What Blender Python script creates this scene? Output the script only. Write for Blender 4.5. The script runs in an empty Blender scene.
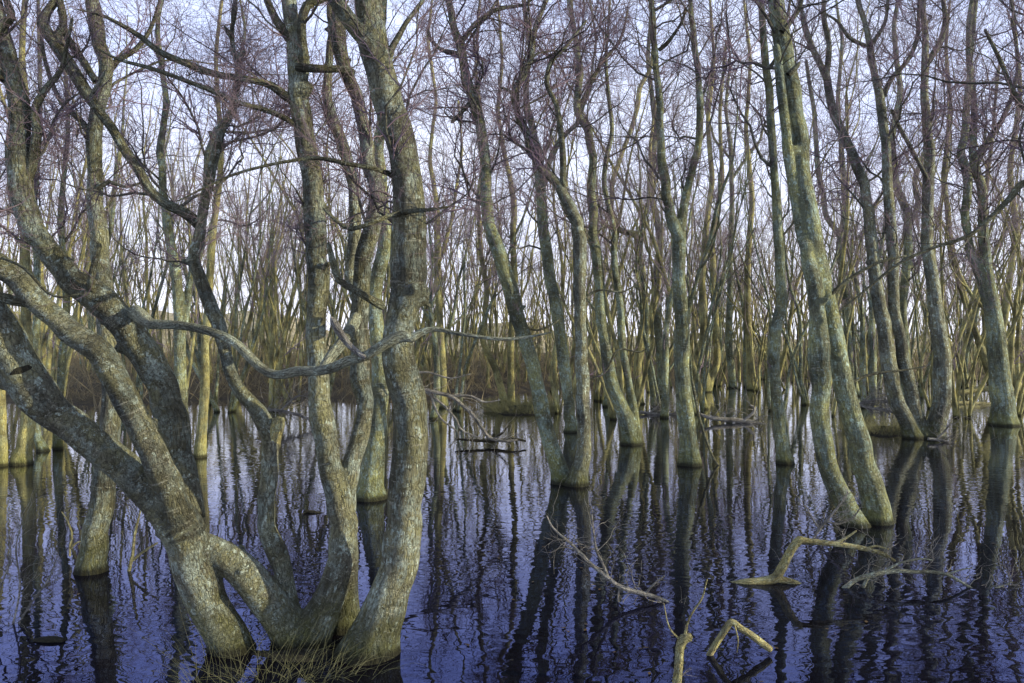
import bpy, math, random
import numpy as np
from mathutils import Vector, kdtree

SEED = 7
rng = np.random.default_rng(SEED)
F_PX, CX, CY, CAM_H = 796.0, 512.0, 341.5, 1.7
scene = bpy.context.scene
col = scene.collection

# ------------------------------------------------------------------ helpers
def wp(px, py, Y):
    """world point seen at photo position (px,py) at distance Y from the camera"""
    return np.array([(px - CX) / F_PX * Y, Y, CAM_H - (py - CY) / F_PX * Y])

def base_dist(py):
    return CAM_H * F_PX / (py - CY)

def empty(name, label, cat, loc=(0, 0, 0), group=None):
    o = bpy.data.objects.new(name, None)
    o.empty_display_size = 0.3
    col.objects.link(o)
    o.location = loc
    tag(o, label, cat, group)
    return o

def tag(o, label=None, cat=None, group=None, kind=None):
    if label: o['label'] = label
    if cat: o['category'] = cat
    if group: o['group'] = group
    if kind: o['kind'] = kind
    return o

def norm(a):
    return a / np.maximum(np.linalg.norm(a, axis=-1, keepdims=True), 1e-9)

class MB:
    def __init__(self):
        self.V = []; self.Q = []; self.B = []; self.n = 0
    def add(self, V, Q, B=None):
        self.V.append(V); self.Q.append(Q + self.n)
        self.B.append(V if B is None else B)
        self.n += len(V)
    def tubes(self, P, R, sides=6, lump=0.0, soff=None, cap=False):
        """P (N,K,3) centre lines, R (N,K) radii"""
        P = np.asarray(P, float); R = np.asarray(R, float)
        if P.ndim == 2: P = P[None]; R = R[None]
        N, K, _ = P.shape
        if N == 0: return
        T = np.gradient(P, axis=1); T = norm(T)
        ref = np.where(np.abs(T[:, 0, 2:3]) > 0.9, np.array([[1., 0, 0]]), np.array([[0, 0, 1.]]))
        U = np.empty_like(P)
        U[:, 0] = norm(np.cross(T[:, 0], ref))
        for k in range(1, K):
            u = U[:, k-1] - (U[:, k-1] * T[:, k]).sum(-1, keepdims=True) * T[:, k]
            U[:, k] = norm(u)
        W = np.cross(T, U)
        th = np.arange(sides) * 2 * math.pi / sides
        c, s = np.cos(th), np.sin(th)
        S = np.concatenate([np.zeros((N, 1)), np.cumsum(np.linalg.norm(np.diff(P, axis=1), axis=-1), axis=1)], axis=1)
        off = rng.uniform(0, 50, (N, 1)) if soff is None else soff
        RR = np.repeat(R[:, :, None], sides, axis=2)
        if lump > 0:
            a = np.zeros((N, K, sides))
            for _ in range(9):
                m = rng.integers(0, 5); f = rng.uniform(2, 16); ph = rng.uniform(0, 6.28, (N, 1, 1))
                a += np.sin(m * th[None, None] + f * S[:, :, None] + ph) * rng.uniform(0.3, 1) / (1 + 0.12 * f)
            RR = RR * (1 + lump * a)
        ring = U[:, :, None, :] * c[None, None, :, None] + W[:, :, None, :] * s[None, None, :, None]
        V = P[:, :, None, :] + ring * RR[..., None]
        B = np.stack([RR * c, RR * s, np.repeat((S + off)[:, :, None], sides, axis=2)], axis=-1)
        idx = np.arange(N * K * sides).reshape(N, K, sides)
        a = idx[:, :-1]; b = idx[:, 1:]
        Q = np.stack([a, np.roll(a, -1, axis=2), np.roll(b, -1, axis=2), b], axis=-1).reshape(-1, 4)
        if cap and sides % 2 == 0:
            h = sides // 2 - 1
            for e, flip in ((0, True), (K - 1, False)):
                for k in range(h):
                    f = idx[:, e][:, [k, k + 1, sides - 2 - k, sides - 1 - k]]
                    Q = np.concatenate([Q, f[:, ::-1] if flip else f])
        self.add(V.reshape(-1, 3), Q, B.reshape(-1, 3))
    def mesh(self, name):
        me = bpy.data.meshes.new(name)
        V = np.concatenate(self.V).astype(np.float32); Q = np.concatenate(self.Q).astype(np.int32)
        B = np.concatenate(self.B).astype(np.float32)
        me.vertices.add(len(V)); me.vertices.foreach_set('co', V.ravel())
        me.loops.add(Q.size); me.loops.foreach_set('vertex_index', Q.ravel())
        me.polygons.add(len(Q))
        me.polygons.foreach_set('loop_start', np.arange(0, Q.size, 4, dtype=np.int32))
        me.polygons.foreach_set('loop_total', np.full(len(Q), 4, dtype=np.int32))
        me.polygons.foreach_set('use_smooth', np.ones(len(Q), dtype=bool))
        me.update(calc_edges=True)
        at = me.attributes.new('bark', 'FLOAT_VECTOR', 'POINT')
        at.data.foreach_set('vector', B.ravel())
        return me
    def build(self, name, mat, parent=None, off=(0, 0, 0)):
        if not self.V: return None
        if parent is not None:
            off = np.array(parent.location) + (np.array(parent.parent.location) if parent.parent else 0)
            self.V = [v - off for v in self.V]
        me = self.mesh(name)
        me.materials.append(mat)
        o = bpy.data.objects.new(name, me); col.objects.link(o)
        if parent is not None: o.parent = parent
        return o

def remesh(o, voxel, smooth=2):
    """fuse the overlapping stems of one trunk into a single skin, keep the bark coordinates"""
    src = o.data
    n = len(src.vertices)
    co = np.empty(n * 3, np.float32); src.vertices.foreach_get('co', co); co = co.reshape(-1, 3)
    bk = np.empty(n * 3, np.float32); src.attributes['bark'].data.foreach_get('vector', bk); bk = bk.reshape(-1, 3)
    m = o.modifiers.new('r', 'REMESH'); m.mode = 'VOXEL'; m.voxel_size = voxel
    s = o.modifiers.new('s', 'SMOOTH'); s.iterations = smooth; s.factor = 0.5
    dg = bpy.context.evaluated_depsgraph_get()
    me = bpy.data.meshes.new_from_object(o.evaluated_get(dg), depsgraph=dg)
    o.modifiers.clear()
    if len(me.polygons) < 50: return
    kd = kdtree.KDTree(n)
    for i, c in enumerate(co): kd.insert(c, i)
    kd.balance()
    k = len(me.vertices)
    cc = np.empty(k * 3, np.float32); me.vertices.foreach_get('co', cc); cc = cc.reshape(-1, 3)
    ids = [kd.find(c)[1] for c in cc]
    B = bk[ids] + (cc - co[ids])
    if 'bark' in me.attributes: me.attributes.remove(me.attributes['bark'])
    at = me.attributes.new('bark', 'FLOAT_VECTOR', 'POINT'); at.data.foreach_set('vector', B.astype(np.float32).ravel())
    me.polygons.foreach_set('use_smooth', np.ones(len(me.polygons), dtype=bool))
    mat = src.materials[0]
    if not me.materials: me.materials.append(mat)
    o.data = me; me.name = src.name

def spline(P, R, step):
    """Catmull-Rom through the points, resampled"""
    P = np.asarray(P, float); R = np.asarray(R, float)
    if len(P) == 2:
        L = np.linalg.norm(P[1] - P[0]); n = max(3, int(L / step))
        t = np.linspace(0, 1, n)[:, None]
        return P[0] * (1 - t) + P[1] * t, R[0] * (1 - t[:, 0]) + R[1] * t[:, 0]
    A = np.vstack([2 * P[0] - P[1], P, 2 * P[-1] - P[-2]])
    AR = np.concatenate([[R[0]], R, [R[-1]]])
    oP, oR = [], []
    for i in range(len(P) - 1):
        p0, p1, p2, p3 = A[i:i+4]; r0, r1, r2, r3 = AR[i:i+4]
        n = max(2, int(np.linalg.norm(p2 - p1) / step))
        for t in np.arange(n) / n:
            cf = lambda a, b, c, d: 0.5 * (2*b + (-a + c)*t + (2*a - 5*b + 4*c - d)*t*t + (-a + 3*b - 3*c + d)*t**3)
            oP.append(cf(p0, p1, p2, p3)); oR.append(max(cf(r0, r1, r2, r3), 0.0008))
    oP.append(P[-1]); oR.append(R[-1])
    return np.array(oP), np.array(oR)

def grow(S, D, L, K, wander, up, kink=0.0):
    N = len(S); P = np.empty((N, K, 3)); P[:, 0] = S; d = norm(D)
    st = (L / (K - 1))[:, None]
    up = np.broadcast_to(np.asarray(up, float).reshape(-1, 1), (N, 1))
    for k in range(1, K):
        r = rng.normal(0, 1, (N, 3))
        d = norm(d + wander * r + up * np.array([0, 0, 1.0]))
        P[:, k] = P[:, k-1] + d * st
    return P

def spawn(P, R, n, tmin, tmax, spread=(0.6, 1.2), rfac=0.55, rmin=0.0012, weights=None):
    """n side shoots from random places along the tubes P,R"""
    N, K, _ = P.shape
    i = rng.choice(N, n, p=weights)
    t = rng.uniform(tmin, tmax, n) * (K - 1)
    k = np.minimum(t.astype(int), K - 2); f = (t - k)[:, None]
    pos = P[i, k] * (1 - f) + P[i, k+1] * f
    rad = R[i, k] * (1 - f[:, 0]) + R[i, k+1] * f[:, 0]
    tan = norm(P[i, k+1] - P[i, k])
    r = rng.normal(0, 1, (n, 3)); r -= (r * tan).sum(-1, keepdims=True) * tan; r = norm(r)
    a = rng.uniform(*spread, n)[:, None]
    d = tan * np.cos(a) + r * np.sin(a)
    return pos, d, np.maximum(rad * rfac, rmin), i

def taper(r0, K, end=0.25):
    t = np.linspace(0, 1, K)[None]
    return r0[:, None] * (1 - t * (1 - end))

def crown(mb, stems, n1, n2, n3, zmin=2.2, len1=(0.9, 2.4), rmin=0.0016, n4=0, up1=0.10, sides=3, sub=0.5, mbb=None, rcap=0.022, away=0.0):
    """stems: list of (P,R) resampled centre lines. Fills the crown with side branches, twigs and shoots."""
    K = 24; PP, RR, wt = [], [], []
    for P, R in stems:
        m = P[:, 2] > zmin
        if m.sum() < 4: continue
        P2, R2 = P[m], R[m]
        ix = np.linspace(0, len(P2) - 1, K); a = ix.astype(int); b = np.minimum(a + 1, len(P2) - 1); f = (ix - a)[:, None]
        PP.append(P2[a] * (1 - f) + P2[b] * f); RR.append(R2[a] * (1 - f[:, 0]) + R2[b] * f[:, 0])
        wt.append(np.linalg.norm(np.diff(P2, axis=0), axis=1).sum())
    if not PP: return
    PP, RR, wt = np.array(PP), np.array(RR), np.array(wt); wt /= wt.sum()
    pos, d, rad, i = spawn(PP, RR, n1, 0.02, 1.0, (0.5, 1.15), 0.38, rmin * 3.4, wt)
    rad = np.minimum(rad, rcap) * rng.uniform(0.3, 1.0, n1)
    if away: d[:, 1] = np.where(d[:, 1] < 0, d[:, 1] * (1 - 2 * away * rng.random(n1)), d[:, 1])
    L = rng.uniform(*len1, n1) * np.clip(rad / 0.012, 0.45, 1.3)
    P1 = grow(pos, d, L, 11, 0.27, rng.uniform(-0.02, up1 * 2, n1)); R1 = taper(np.maximum(rad, rmin * 2.6), 11, 0.22)
    (mb if mbb is None else mbb).tubes(P1, R1, 6)
    w = L / L.sum()
    pos, d, rad, i = spawn(P1, R1, n1 * n2, 0.12, 1.0, (0.45, 1.1), 0.6, rmin * 1.4, w)
    L2 = L[i] * rng.uniform(0.22, 0.55, len(i)) * sub * 2 * 0.9
    P2 = grow(pos, d, L2, 8, 0.24, 0.06); R2 = taper(rad, 8, 0.3)
    mb.tubes(P2, R2, sides + 1)
    pos, d, rad, i = spawn(P2, R2, n1 * n2 * n3, 0.15, 1.0, (0.4, 1.1), 0.65, rmin)
    L3 = np.clip(L2[i] * rng.uniform(0.3, 0.7, len(i)), 0.08, 0.6)
    P3 = grow(pos, d, L3, 5, 0.28, 0.05); R3 = taper(rad, 5, 0.5)
    mb.tubes(P3, R3, sides)
    if n4:
        m = n1 * n2 * n3 * n4
        pos, d, rad, i = spawn(P3, R3, m, 0.2, 1.0, (0.4, 1.2), 0.8, rmin * 0.85)
        P4 = grow(pos, d, rng.uniform(0.05, 0.2, m), 4, 0.3, 0.04)
        mb.tubes(P4, taper(rad, 4, 0.8), sides)

# ------------------------------------------------------------------ materials
def new_mat(name):
    m = bpy.data.materials.new(name); m.use_nodes = True
    nt = m.node_tree; nt.nodes.clear()
    out = nt.nodes.new('ShaderNodeOutputMaterial'); b = nt.nodes.new('ShaderNodeBsdfPrincipled')
    nt.links.new(b.outputs[0], out.inputs[0])
    return m, nt, b

def node(nt, typ, **kw):
    n = nt.nodes.new(typ)
    for k, v in kw.items():
        if k in n.inputs: n.inputs[k].default_value = v
        else: setattr(n, k, v)
    return n

def ramp(nt, src, stops):
    r = nt.nodes.new('ShaderNodeValToRGB')
    while len(r.color_ramp.elements) < len(stops): r.color_ramp.elements.new(0.5)
    for e, (p, c) in zip(r.color_ramp.elements, stops):
        e.position = p; e.color = (c, c, c, 1) if isinstance(c, (int, float)) else (*c, 1)
    nt.links.new(src, r.inputs[0]); return r.outputs[0]

def mix(nt, fac, a, b, mode='MIX'):
    n = nt.nodes.new('ShaderNodeMix'); n.data_type = 'RGBA'; n.blend_type = mode
    for s, v in ((n.inputs[0], fac), (n.inputs[6], a), (n.inputs[7], b)):
        if hasattr(v, 'links'): nt.links.new(v, s)
        else: s.default_value = v if isinstance(v, (int, float)) else (*v, 1)
    return n.outputs[2]

def mathn(nt, op, a, b=0.0, clamp=False):
    n = nt.nodes.new('ShaderNodeMath'); n.operation = op; n.use_clamp = clamp
    for s, v in ((n.inputs[0], a), (n.inputs[1], b)):
        if hasattr(v, 'links'): nt.links.new(v, s)
        else: s.default_value = v
    return n.outputs[0]

def bark_material(name, base, light, lichen, lichen_amt, algae, algae_amt, moss_h=0.5, bump=0.6, scale=1.0, wet=True, lent=0.5):
    m, nt, b = new_mat(name)
    at = node(nt, 'ShaderNodeAttribute', attribute_name='bark')
    oi = nt.nodes.new('ShaderNodeObjectInfo')
    geo = nt.nodes.new('ShaderNodeNewGeometry')
    sep = nt.nodes.new('ShaderNodeSeparateXYZ'); nt.links.new(geo.outputs['Position'], sep.inputs[0])
    z = sep.outputs[2]
    def mapped(sx, sz):
        mp = nt.nodes.new('ShaderNodeMapping'); mp.inputs['Scale'].default_value = (sx * scale, sx * scale, sz * scale)
        nt.links.new(at.outputs['Vector'], mp.inputs[0]); return mp.outputs[0]
    def noise(vec, sc, det=6, rough=0.6, dist=0.0):
        n = node(nt, 'ShaderNodeTexNoise', Scale=sc, Detail=det, Roughness=rough, Distortion=dist)
        nt.links.new(vec, n.inputs['Vector']); return n.outputs[0]
    ridge = noise(mapped(26, 7), 1.0, 8, 0.65, 0.6)
    fine = noise(mapped(90, 40), 1.0, 5, 0.7)
    lentn = noise(mapped(9, 95), 1.0, 3, 0.55, 0.3)
    vor = node(nt, 'ShaderNodeTexVoronoi', feature='DISTANCE_TO_EDGE', Scale=1.0, Randomness=1.0)
    wv = nt.nodes.new('ShaderNodeVectorMath'); wv.operation = 'ADD'
    nz = node(nt, 'ShaderNodeTexNoise', Scale=1.0, Detail=4); nz.inputs['Detail'].default_value = 7; nt.links.new(mapped(24, 16), nz.inputs['Vector'])
    nt.links.new(mapped(34, 8), wv.inputs[0]); nt.links.new(nz.outputs[1], wv.inputs[1])
    nt.links.new(wv.outputs[0], vor.inputs['Vector'])
    crack = ramp(nt, vor.outputs['Distance'], [(0.0, 0.0), (0.10, 0.75), (0.3, 1.0)])
    big = noise(mapped(5, 3), 1.0, 5, 0.62)
    big2 = noise(mapped(11, 8), 1.0, 7, 0.72, 0.5)
    c = mix(nt, ramp(nt, ridge, [(0.38, 0.0), (0.62, 1.0)]), base, light)
    # olive algae film
    af = mathn(nt, 'MULTIPLY', ramp(nt, big, [(0.38, 0.15), (0.62, 1.0)]), algae_amt)
    c = mix(nt, af, c, algae)
    # lichen scabs
    lf = ramp(nt, big2, [(0.48, 0.0), (0.56, 1.0)])
    lichen_zone = ramp(nt, noise(mapped(3.2, 2.0), 1.0, 3, 0.5), [(0.40, 0.25), (0.60, 1.0)])
    lf = mathn(nt, 'MULTIPLY', lf, lichen_zone)
    lf = mathn(nt, 'MULTIPLY', lf, mathn(nt, 'MULTIPLY', ramp(nt, fine, [(0.36, 0.25), (0.55, 1.0)]), lichen_amt))
    c = mix(nt, lf, c, lichen)
    l2 = mathn(nt, 'MULTIPLY', ramp(nt, noise(mapped(17, 15), 1.0, 8, 0.75), [(0.56, 0.0), (0.60, 1.0)]), lichen_amt)
    c = mix(nt, l2, c, tuple(min(1, v * 1.35 + 0.03) for v in lichen))
    tone = ramp(nt, noise(mapped(2.2, 1.5), 1.0, 4, 0.6), [(0.38, 0.34), (0.62, 1.1)])
    c = mix(nt, 1.0, c, tone, 'MULTIPLY')
    # pale horizontal lenticels
    ln = mathn(nt, 'MULTIPLY', ramp(nt, lentn, [(0.60, 0.0), (0.68, 1.0)]), lent)
    c = mix(nt, ln, c, (0.42, 0.42, 0.34))
    c = mix(nt, ramp(nt, crack, [(0.0, 0.5), (0.6, 0.0)]), c, (0.03, 0.028, 0.02))
    c = mix(nt, ramp(nt, fine, [(0.33, 0.7), (0.5, 0.0)]), c, (0.04, 0.037, 0.025))
    # moss towards the foot and a dark wet collar at the water line
    if wet:
        mz = mathn(nt, 'ADD', z, mathn(nt, 'MULTIPLY', big2, 0.9))
        mf = mathn(nt, 'MULTIPLY', ramp(nt, mathn(nt, 'DIVIDE', mz, moss_h + 0.45), [(0.45, 1.0), (1.0, 0.0)]), 0.75)
        c = mix(nt, mf, c, (0.075, 0.085, 0.022))
        wz = mathn(nt, 'ADD', z, mathn(nt, 'MULTIPLY', ridge, 0.06))
        wf = ramp(nt, wz, [(0.055, 1.0), (0.10, 0.0)])
        c = mix(nt, mathn(nt, 'MULTIPLY', wf, 0.85), c, (0.010, 0.009, 0.006))
    br = mathn(nt, 'ADD', mathn(nt, 'MULTIPLY', oi.outputs['Random'], 0.35), 1.55)
    hsv = node(nt, 'ShaderNodeHueSaturation'); nt.links.new(c, hsv.inputs['Color']); nt.links.new(br, hsv.inputs['Value'])
    nt.links.new(hsv.outputs[0], b.inputs['Base Color'])
    b.inputs['Roughness'].default_value = 0.85
    b.inputs['Specular IOR Level'].default_value = 0.25
    h = mathn(nt, 'ADD', mathn(nt, 'MULTIPLY', ridge, 0.9), mathn(nt, 'MULTIPLY', crack, 0.35))
    h = mathn(nt, 'ADD', h, mathn(nt, 'MULTIPLY', fine, 0.4))
    h = mathn(nt, 'ADD', h, mathn(nt, 'MULTIPLY', lf, 0.12))
    bp = node(nt, 'ShaderNodeBump', Strength=min(1.0, bump * 1.15), Distance=0.065)
    nt.links.new(h, bp.inputs['Height']); nt.links.new(bp.outputs[0], b.inputs['Normal'])
    return m

M_hero = bark_material('alder_bark_lichened', (0.11, 0.105, 0.08), (0.24, 0.235, 0.19), (0.34, 0.40, 0.35), 1.0, (0.27, 0.27, 0.11), 0.5, moss_h=0.35, bump=0.9)
M_mid = bark_material('alder_bark_green', (0.11, 0.115, 0.08), (0.23, 0.24, 0.16), (0.27, 0.35, 0.30), 0.95, (0.27, 0.28, 0.10), 0.65, moss_h=0.35, bump=0.7)
M_far = bark_material('alder_bark_olive_sunlit', (0.15, 0.14, 0.07), (0.32, 0.29, 0.14), (0.28, 0.33, 0.22), 0.45, (0.34, 0.31, 0.11), 0.8, moss_h=0.3, bump=0.5, lent=0.2)  # olive bark paled and yellowed in colour for sunlight on distant trunks
M_limb = bark_material('limb_bark', (0.09, 0.085, 0.06), (0.18, 0.17, 0.12), (0.26, 0.31, 0.26), 0.7, (0.17, 0.17, 0.07), 0.5, bump=0.8, wet=False, scale=1.6)
M_pale = bark_material('lichened_pale_bark', (0.32, 0.33, 0.25), (0.50, 0.51, 0.40), (0.52, 0.60, 0.50), 0.9, (0.26, 0.27, 0.13), 0.4, bump=0.9, wet=False, scale=1.8)
M_dead = bark_material('dead_wood_sunlit', (0.34, 0.30, 0.14), (0.68, 0.60, 0.34), (0.60, 0.66, 0.46), 0.6, (0.64, 0.58, 0.20), 0.6, moss_h=0.12, bump=1.0, lent=0.1, scale=2.2, wet=False)  # colour brightened and yellowed to stand for sunlight on the wood
M_grey = bark_material('grey_dead_wood', (0.26, 0.245, 0.23), (0.46, 0.43, 0.41), (0.33, 0.36, 0.33), 0.5, (0.25, 0.25, 0.16), 0.2, moss_h=0.05, bump=0.8, lent=0.1, scale=2.0, wet=False)
M_branch = bark_material('thin_branch_bark', (0.055, 0.05, 0.05), (0.11, 0.10, 0.09), (0.20, 0.24, 0.20), 0.4, (0.11, 0.11, 0.05), 0.4, bump=0.5, wet=False)
M_dark = bark_material('wet_black_wood_and_shade', (0.010, 0.009, 0.007), (0.03, 0.026, 0.018), (0.06, 0.07, 0.05), 0.15, (0.02, 0.02, 0.01), 0.4, bump=0.6, wet=False, lent=0)  # also the painted shade of the knot hollow and root mound

def twig_material(name, c1, c2, c3):
    m, nt, b = new_mat(name)
    at = node(nt, 'ShaderNodeAttribute', attribute_name='bark')
    n = node(nt, 'ShaderNodeTexNoise', Scale=1.3, Detail=3); nt.links.new(at.outputs['Vector'], n.inputs['Vector'])
    f = ramp(nt, n.outputs[0], [(0.35, 0.0), (0.65, 1.0)])
    c = mix(nt, f, c1, c2)
    oi = nt.nodes.new('ShaderNodeObjectInfo')
    c = mix(nt, mathn(nt, 'MULTIPLY', oi.outputs['Random'], 0.5), c, c3)
    nt.links.new(c, b.inputs['Base Color']); b.inputs['Roughness'].default_value = 0.7
    b.inputs['Specular IOR Level'].default_value = 0.3
    return m
M_twig = twig_material('twigs_purple_brown', (0.17, 0.12, 0.18), (0.27, 0.20, 0.26), (0.22, 0.17, 0.16))
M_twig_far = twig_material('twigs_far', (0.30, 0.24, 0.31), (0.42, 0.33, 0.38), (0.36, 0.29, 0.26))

# ------------------------------------------------------------------ traced trees
ROOT_Z = -0.25
def stem_pts(tr, Y0, lean=0.0, wob=0.0, below=True):
    """tr: list of (px, py, width_px[, depth offset]); returns world polyline"""
    P, R = [], []
    y0 = tr[0][1]; ph = rng.uniform(0, 6.28)
    for t in tr:
        h = (y0 - t[1]) / F_PX
        Y = Y0 + (t[3] if len(t) > 3 else lean * h * Y0 + wob * math.sin(ph + h * 9) * Y0 * min(1, h * 2))
        P.append(wp(t[0], t[1], Y)); R.append(t[2] * 0.5 / F_PX * Y)
    if below and P[0][2] < 0.4:
        d = P[0] - P[1]; d[2] = -abs(d[2])
        d /= max(np.linalg.norm(d), 1e-6)
        P.insert(0, P[0] + d * max(0.05, (P[0][2] - ROOT_Z))); R.insert(0, R[0] * 1.12)
        R[1] *= 1.04
    return np.array(P), np.array(R)

def kinks(P, R):
    """small crooks and swellings between the traced points"""
    oP, oR = [P[0]], [R[0]]
    for i in range(1, len(P)):
        L = np.linalg.norm(P[i] - P[i-1])
        if L > 0.16 and P[i][2] > 0:
            j = rng.normal(0, 1, 3) * min(0.010, 0.025 * L)
            oP.append((P[i] + P[i-1]) / 2 + j); oR.append((R[i] + R[i-1]) / 2 * rng.uniform(0.95, 1.05))
        oP.append(P[i]); oR.append(R[i] * rng.uniform(0.97, 1.03))
    return np.array(oP), np.array(oR)

def continue_up(P, R, top, mb):
    """carry a stem that leaves the top of the frame on up to its tip"""
    d = norm(P[-1] - P[-4]); L = top - P[-1][2]
    if L < 0.5: return None
    Q = grow(P[-1][None], (d + np.array([0, 0, 0.35]))[None], np.array([L * 1.05]), 14, 0.10, 0.12)
    r = taper(np.array([R[-1] * 0.98]), 14, 0.12)
    q, rr = spline(Q[0], r[0], 0.12)
    mb.tubes(q, rr, 10, 0.04)
    return q, rr

def tree(label, Y0, stems, limbs=(), name='alder_tree', mat=None, limb_mat=None, voxel=0.02, n1=40, n2=8, n3=7, n4=1, zmin=3.0,
         top=10.5, lean=0.0, wob=0.012, group=None, len1=(0.9, 2.4), rmin=0.0016, sides=14, extra=None, rcap=0.022, away=0.0, shoots=18, stubs=7, wmul=0.92):
    mat = mat or M_mid
    b = wp(stems[0][0][0], stems[0][0][1], Y0)
    root = empty(name, label, 'tree', (b[0], b[1], 0.0), group)
    tr, tops, lines = MB(), MB(), []
    for s in stems:
        P, R = stem_pts(s, Y0, lean, wob)
        P, R = kinks(P, R * wmul)
        p, r = spline(P, R, max(0.02, 0.35 * R.mean()))
        if P[0][2] < 0: r = r * (1 + 0.16 * np.exp(-np.clip(p[:, 2] + 0.02, 0, 5) / 0.10))
        tr.tubes(np.vstack([p, p[-1] + (p[-1] - p[-2]) * 0.4]), np.append(r, r[-1] * 0.1), sides, 0.036, cap=True)
        lines.append((p, r))
        ns = rng.integers(1, stubs + 1)
        pos, dd, rad, _ = spawn(p[None], r[None], ns, 0.25, 0.95, (0.8, 1.3), 0.32, 0.012)
        for q, d1, r1 in zip(pos, dd, rad):      # snapped branch stubs and burls
            k = np.clip(r1 / 0.32, 0.02, 0.3); ln_ = k + rng.uniform(0.015, 0.07)
            qs = np.array([q + d1 * ln_ * f for f in (0.3, k / ln_, 0.97, 1.0)]); rs = np.minimum(r1, 0.022) * rng.uniform(0.5, 1.2) * np.array([2.2, 1.6, 1.0, 0.5])
            tr.tubes(qs, rs, 8, 0.1, cap=True)
        if s[-1][1] < 15:
            c = continue_up(p, r, top * rng.uniform(0.85, 1.1), tops)
            if c: lines.append(c)
    t = tr.build('trunk', mat, root)
    if voxel: remesh(t, voxel)
    top_o = tops.build('upper_stem', mat, root)
    for l in limbs:
        lm = limb_mat or M_limb
        if isinstance(l, dict): lm = l.get('mat', lm); tp = l['p']
        else: tp = l
        P, R = stem_pts(tp, Y0, lean, wob, below=False)
        p, r = spline(P, R, 0.04)
        m = MB(); m.tubes(np.vstack([p, p[-1] + (p[-1] - p[-2]) * 0.5]), np.append(r, r[-1] * 0.1), 10, 0.06)
        if tp[-1][1] < 8:
            c = continue_up(p, r, p[-1][2] + rng.uniform(1, 2.2), m)
            if c: lines.append(c)
        lo = m.build('limb', lm, root)
        if isinstance(l, dict) and 'label' in l: lo['label'] = l['label']
        lines.append((p, r))
    cr, brm = MB(), MB(); crown(cr, lines, n1, n2, n3, zmin, len1, rmin, n4, mbb=brm, rcap=rcap, away=away)
    if shoots: crown(cr, lines, shoots, 3, 3, zmin=0.7, len1=(0.25, 0.9), rmin=rmin * 0.9, rcap=0.007, away=away)
    if extra: extra(cr)
    nb = sum(len(q) for q in brm.Q)
    brm.add(np.concatenate(cr.V), np.concatenate(cr.Q), np.concatenate(cr.B))
    co_ = brm.build('crown', M_branch, root); co_.data.materials.append(M_twig)
    mi = np.ones(len(co_.data.polygons), np.int32); mi[:nb] = 0
    co_.data.polygons.foreach_set('material_index', mi)
    return root

# ---- the big many-stemmed alder in the left foreground
a = [(240,668,46,0),(226,636,46,0),(206,600,46,0),(192,564,46,-.05),(182,528,54,-.1),(158,497,46,-.12),(125,468,39,-.15),(89,440,38,-.2),(53,412,42,-.22),(28,381,48,-.25),(8,345,48,-.3),(-15,305,42,-.35),(-45,250,38,-.4),(-70,190,34,-.4)]
b_ = [(186,532,42,-.1),(168,485,37,-.2),(152,450,32,-.28),(137,420,31,-.32),(119,386,30,-.34),(100,352,30,-.36),(70,332,28,-.38),(44,308,27,-.4),(18,279,27,-.42),(0,266,27,-.45),(-30,245,26,-.5),(-60,225,24,-.5)]
c_ = [(188,520,40,.05),(182,485,40,.15),(174,455,39,.2),(172,420,38,.2),(164,387,36,.2),(146,355,35,.18),(126,326,36,.15),(102,302,35,.12),(73,282,31,.1),(53,256,28,.1),(32,229,27,.1),(21,197,27,.1),(18,154,26,.1),(20,123,24,.12),(15,86,22,.15),(8,55,20,.2),(3,37,18,.2),(-4,5,17,.2)]
elbow = [(302,650,54,.1),(284,622,46,.08),(265,598,42,.05),(250,578,40,.02),(234,563,36,0),(217,552,32,-.02),(203,545,30,-.02)]
d_ = [(296,636,34,.15),(291,612,24,.15),(285,582,22,.16),(277,553,25,.16),(267,528,22,.17),(266,499,20,.17),(270,470,20,.18),(271,441,20,.2),(262,418,21,.2),(252,404,17,.22),(240,391,16,.25),(230,372,15,.3),(225,350,15,.35),(219,325,17,.4),(208,300,16,.45),(200,278,15,.45),(194,258,14,.45),(199,238,14,.45),(202,218,12,.45),(205,200,12,.45),(213,165,11,.4),(222,130,9.5,.4),(235,105,8,.4),(238,70,7,.4),(232,30,6,.4),(236,0,5,.4)]
e_ = [(306,648,50,.1),(316,626,46,.1),(331,595,38,.12),(343,560,34,.15),(344,524,32,.18),(338,495,30,.2),(330,470,28,.22),(327,445,28,.25),(322,420,29,.28),(319,387,25,.3),(318,361,24,.3),(316,332,24,.3),(318,297,25,.3),(316,258,25,.3),(315,223,25,.3),(313,187,23,.3),(310,164,24,.3),(304,132,24,.3),(298,97,24,.3),(297,67,22,.3),(295,44,20,.3),(291,18,18,.3),(289,0,18,.3),(287,-15,17,.3)]
f_ = [(345,632,34,.3),(346,600,30,.3),(346,560,28,.3),(344,520,26,.28),(346,490,24,.28),(352,462,22,.3),(360,438,21,.35),(364,420,18,.4),(365,400,20,.45),(360,380,23,.5),(360,355,23,.5),(358,326,23,.5),(361,288,22,.5),(363,258,20,.5),(372,229,20,.5),(377,200,18,.5),(376,183,18,.5),(368,164,17,.5),(364,129,16,.5),(357,97,16,.5),(345,70,16,.5),(339,44,18,.5),(338,26,18,.5),(337,10,13,.5),(338,-10,11,.5)]
h_ = [(356,300,14,.6),(351,279,14,.7),(354,244,15,.75),(355,215,15,.8),(354,187,14,.8),(345,152,14,.8),(336,126,13,.8),(327,97,12,.8),(329,64,10,.8),(332,30,9,.8),(330,0,8,.8)]
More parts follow.
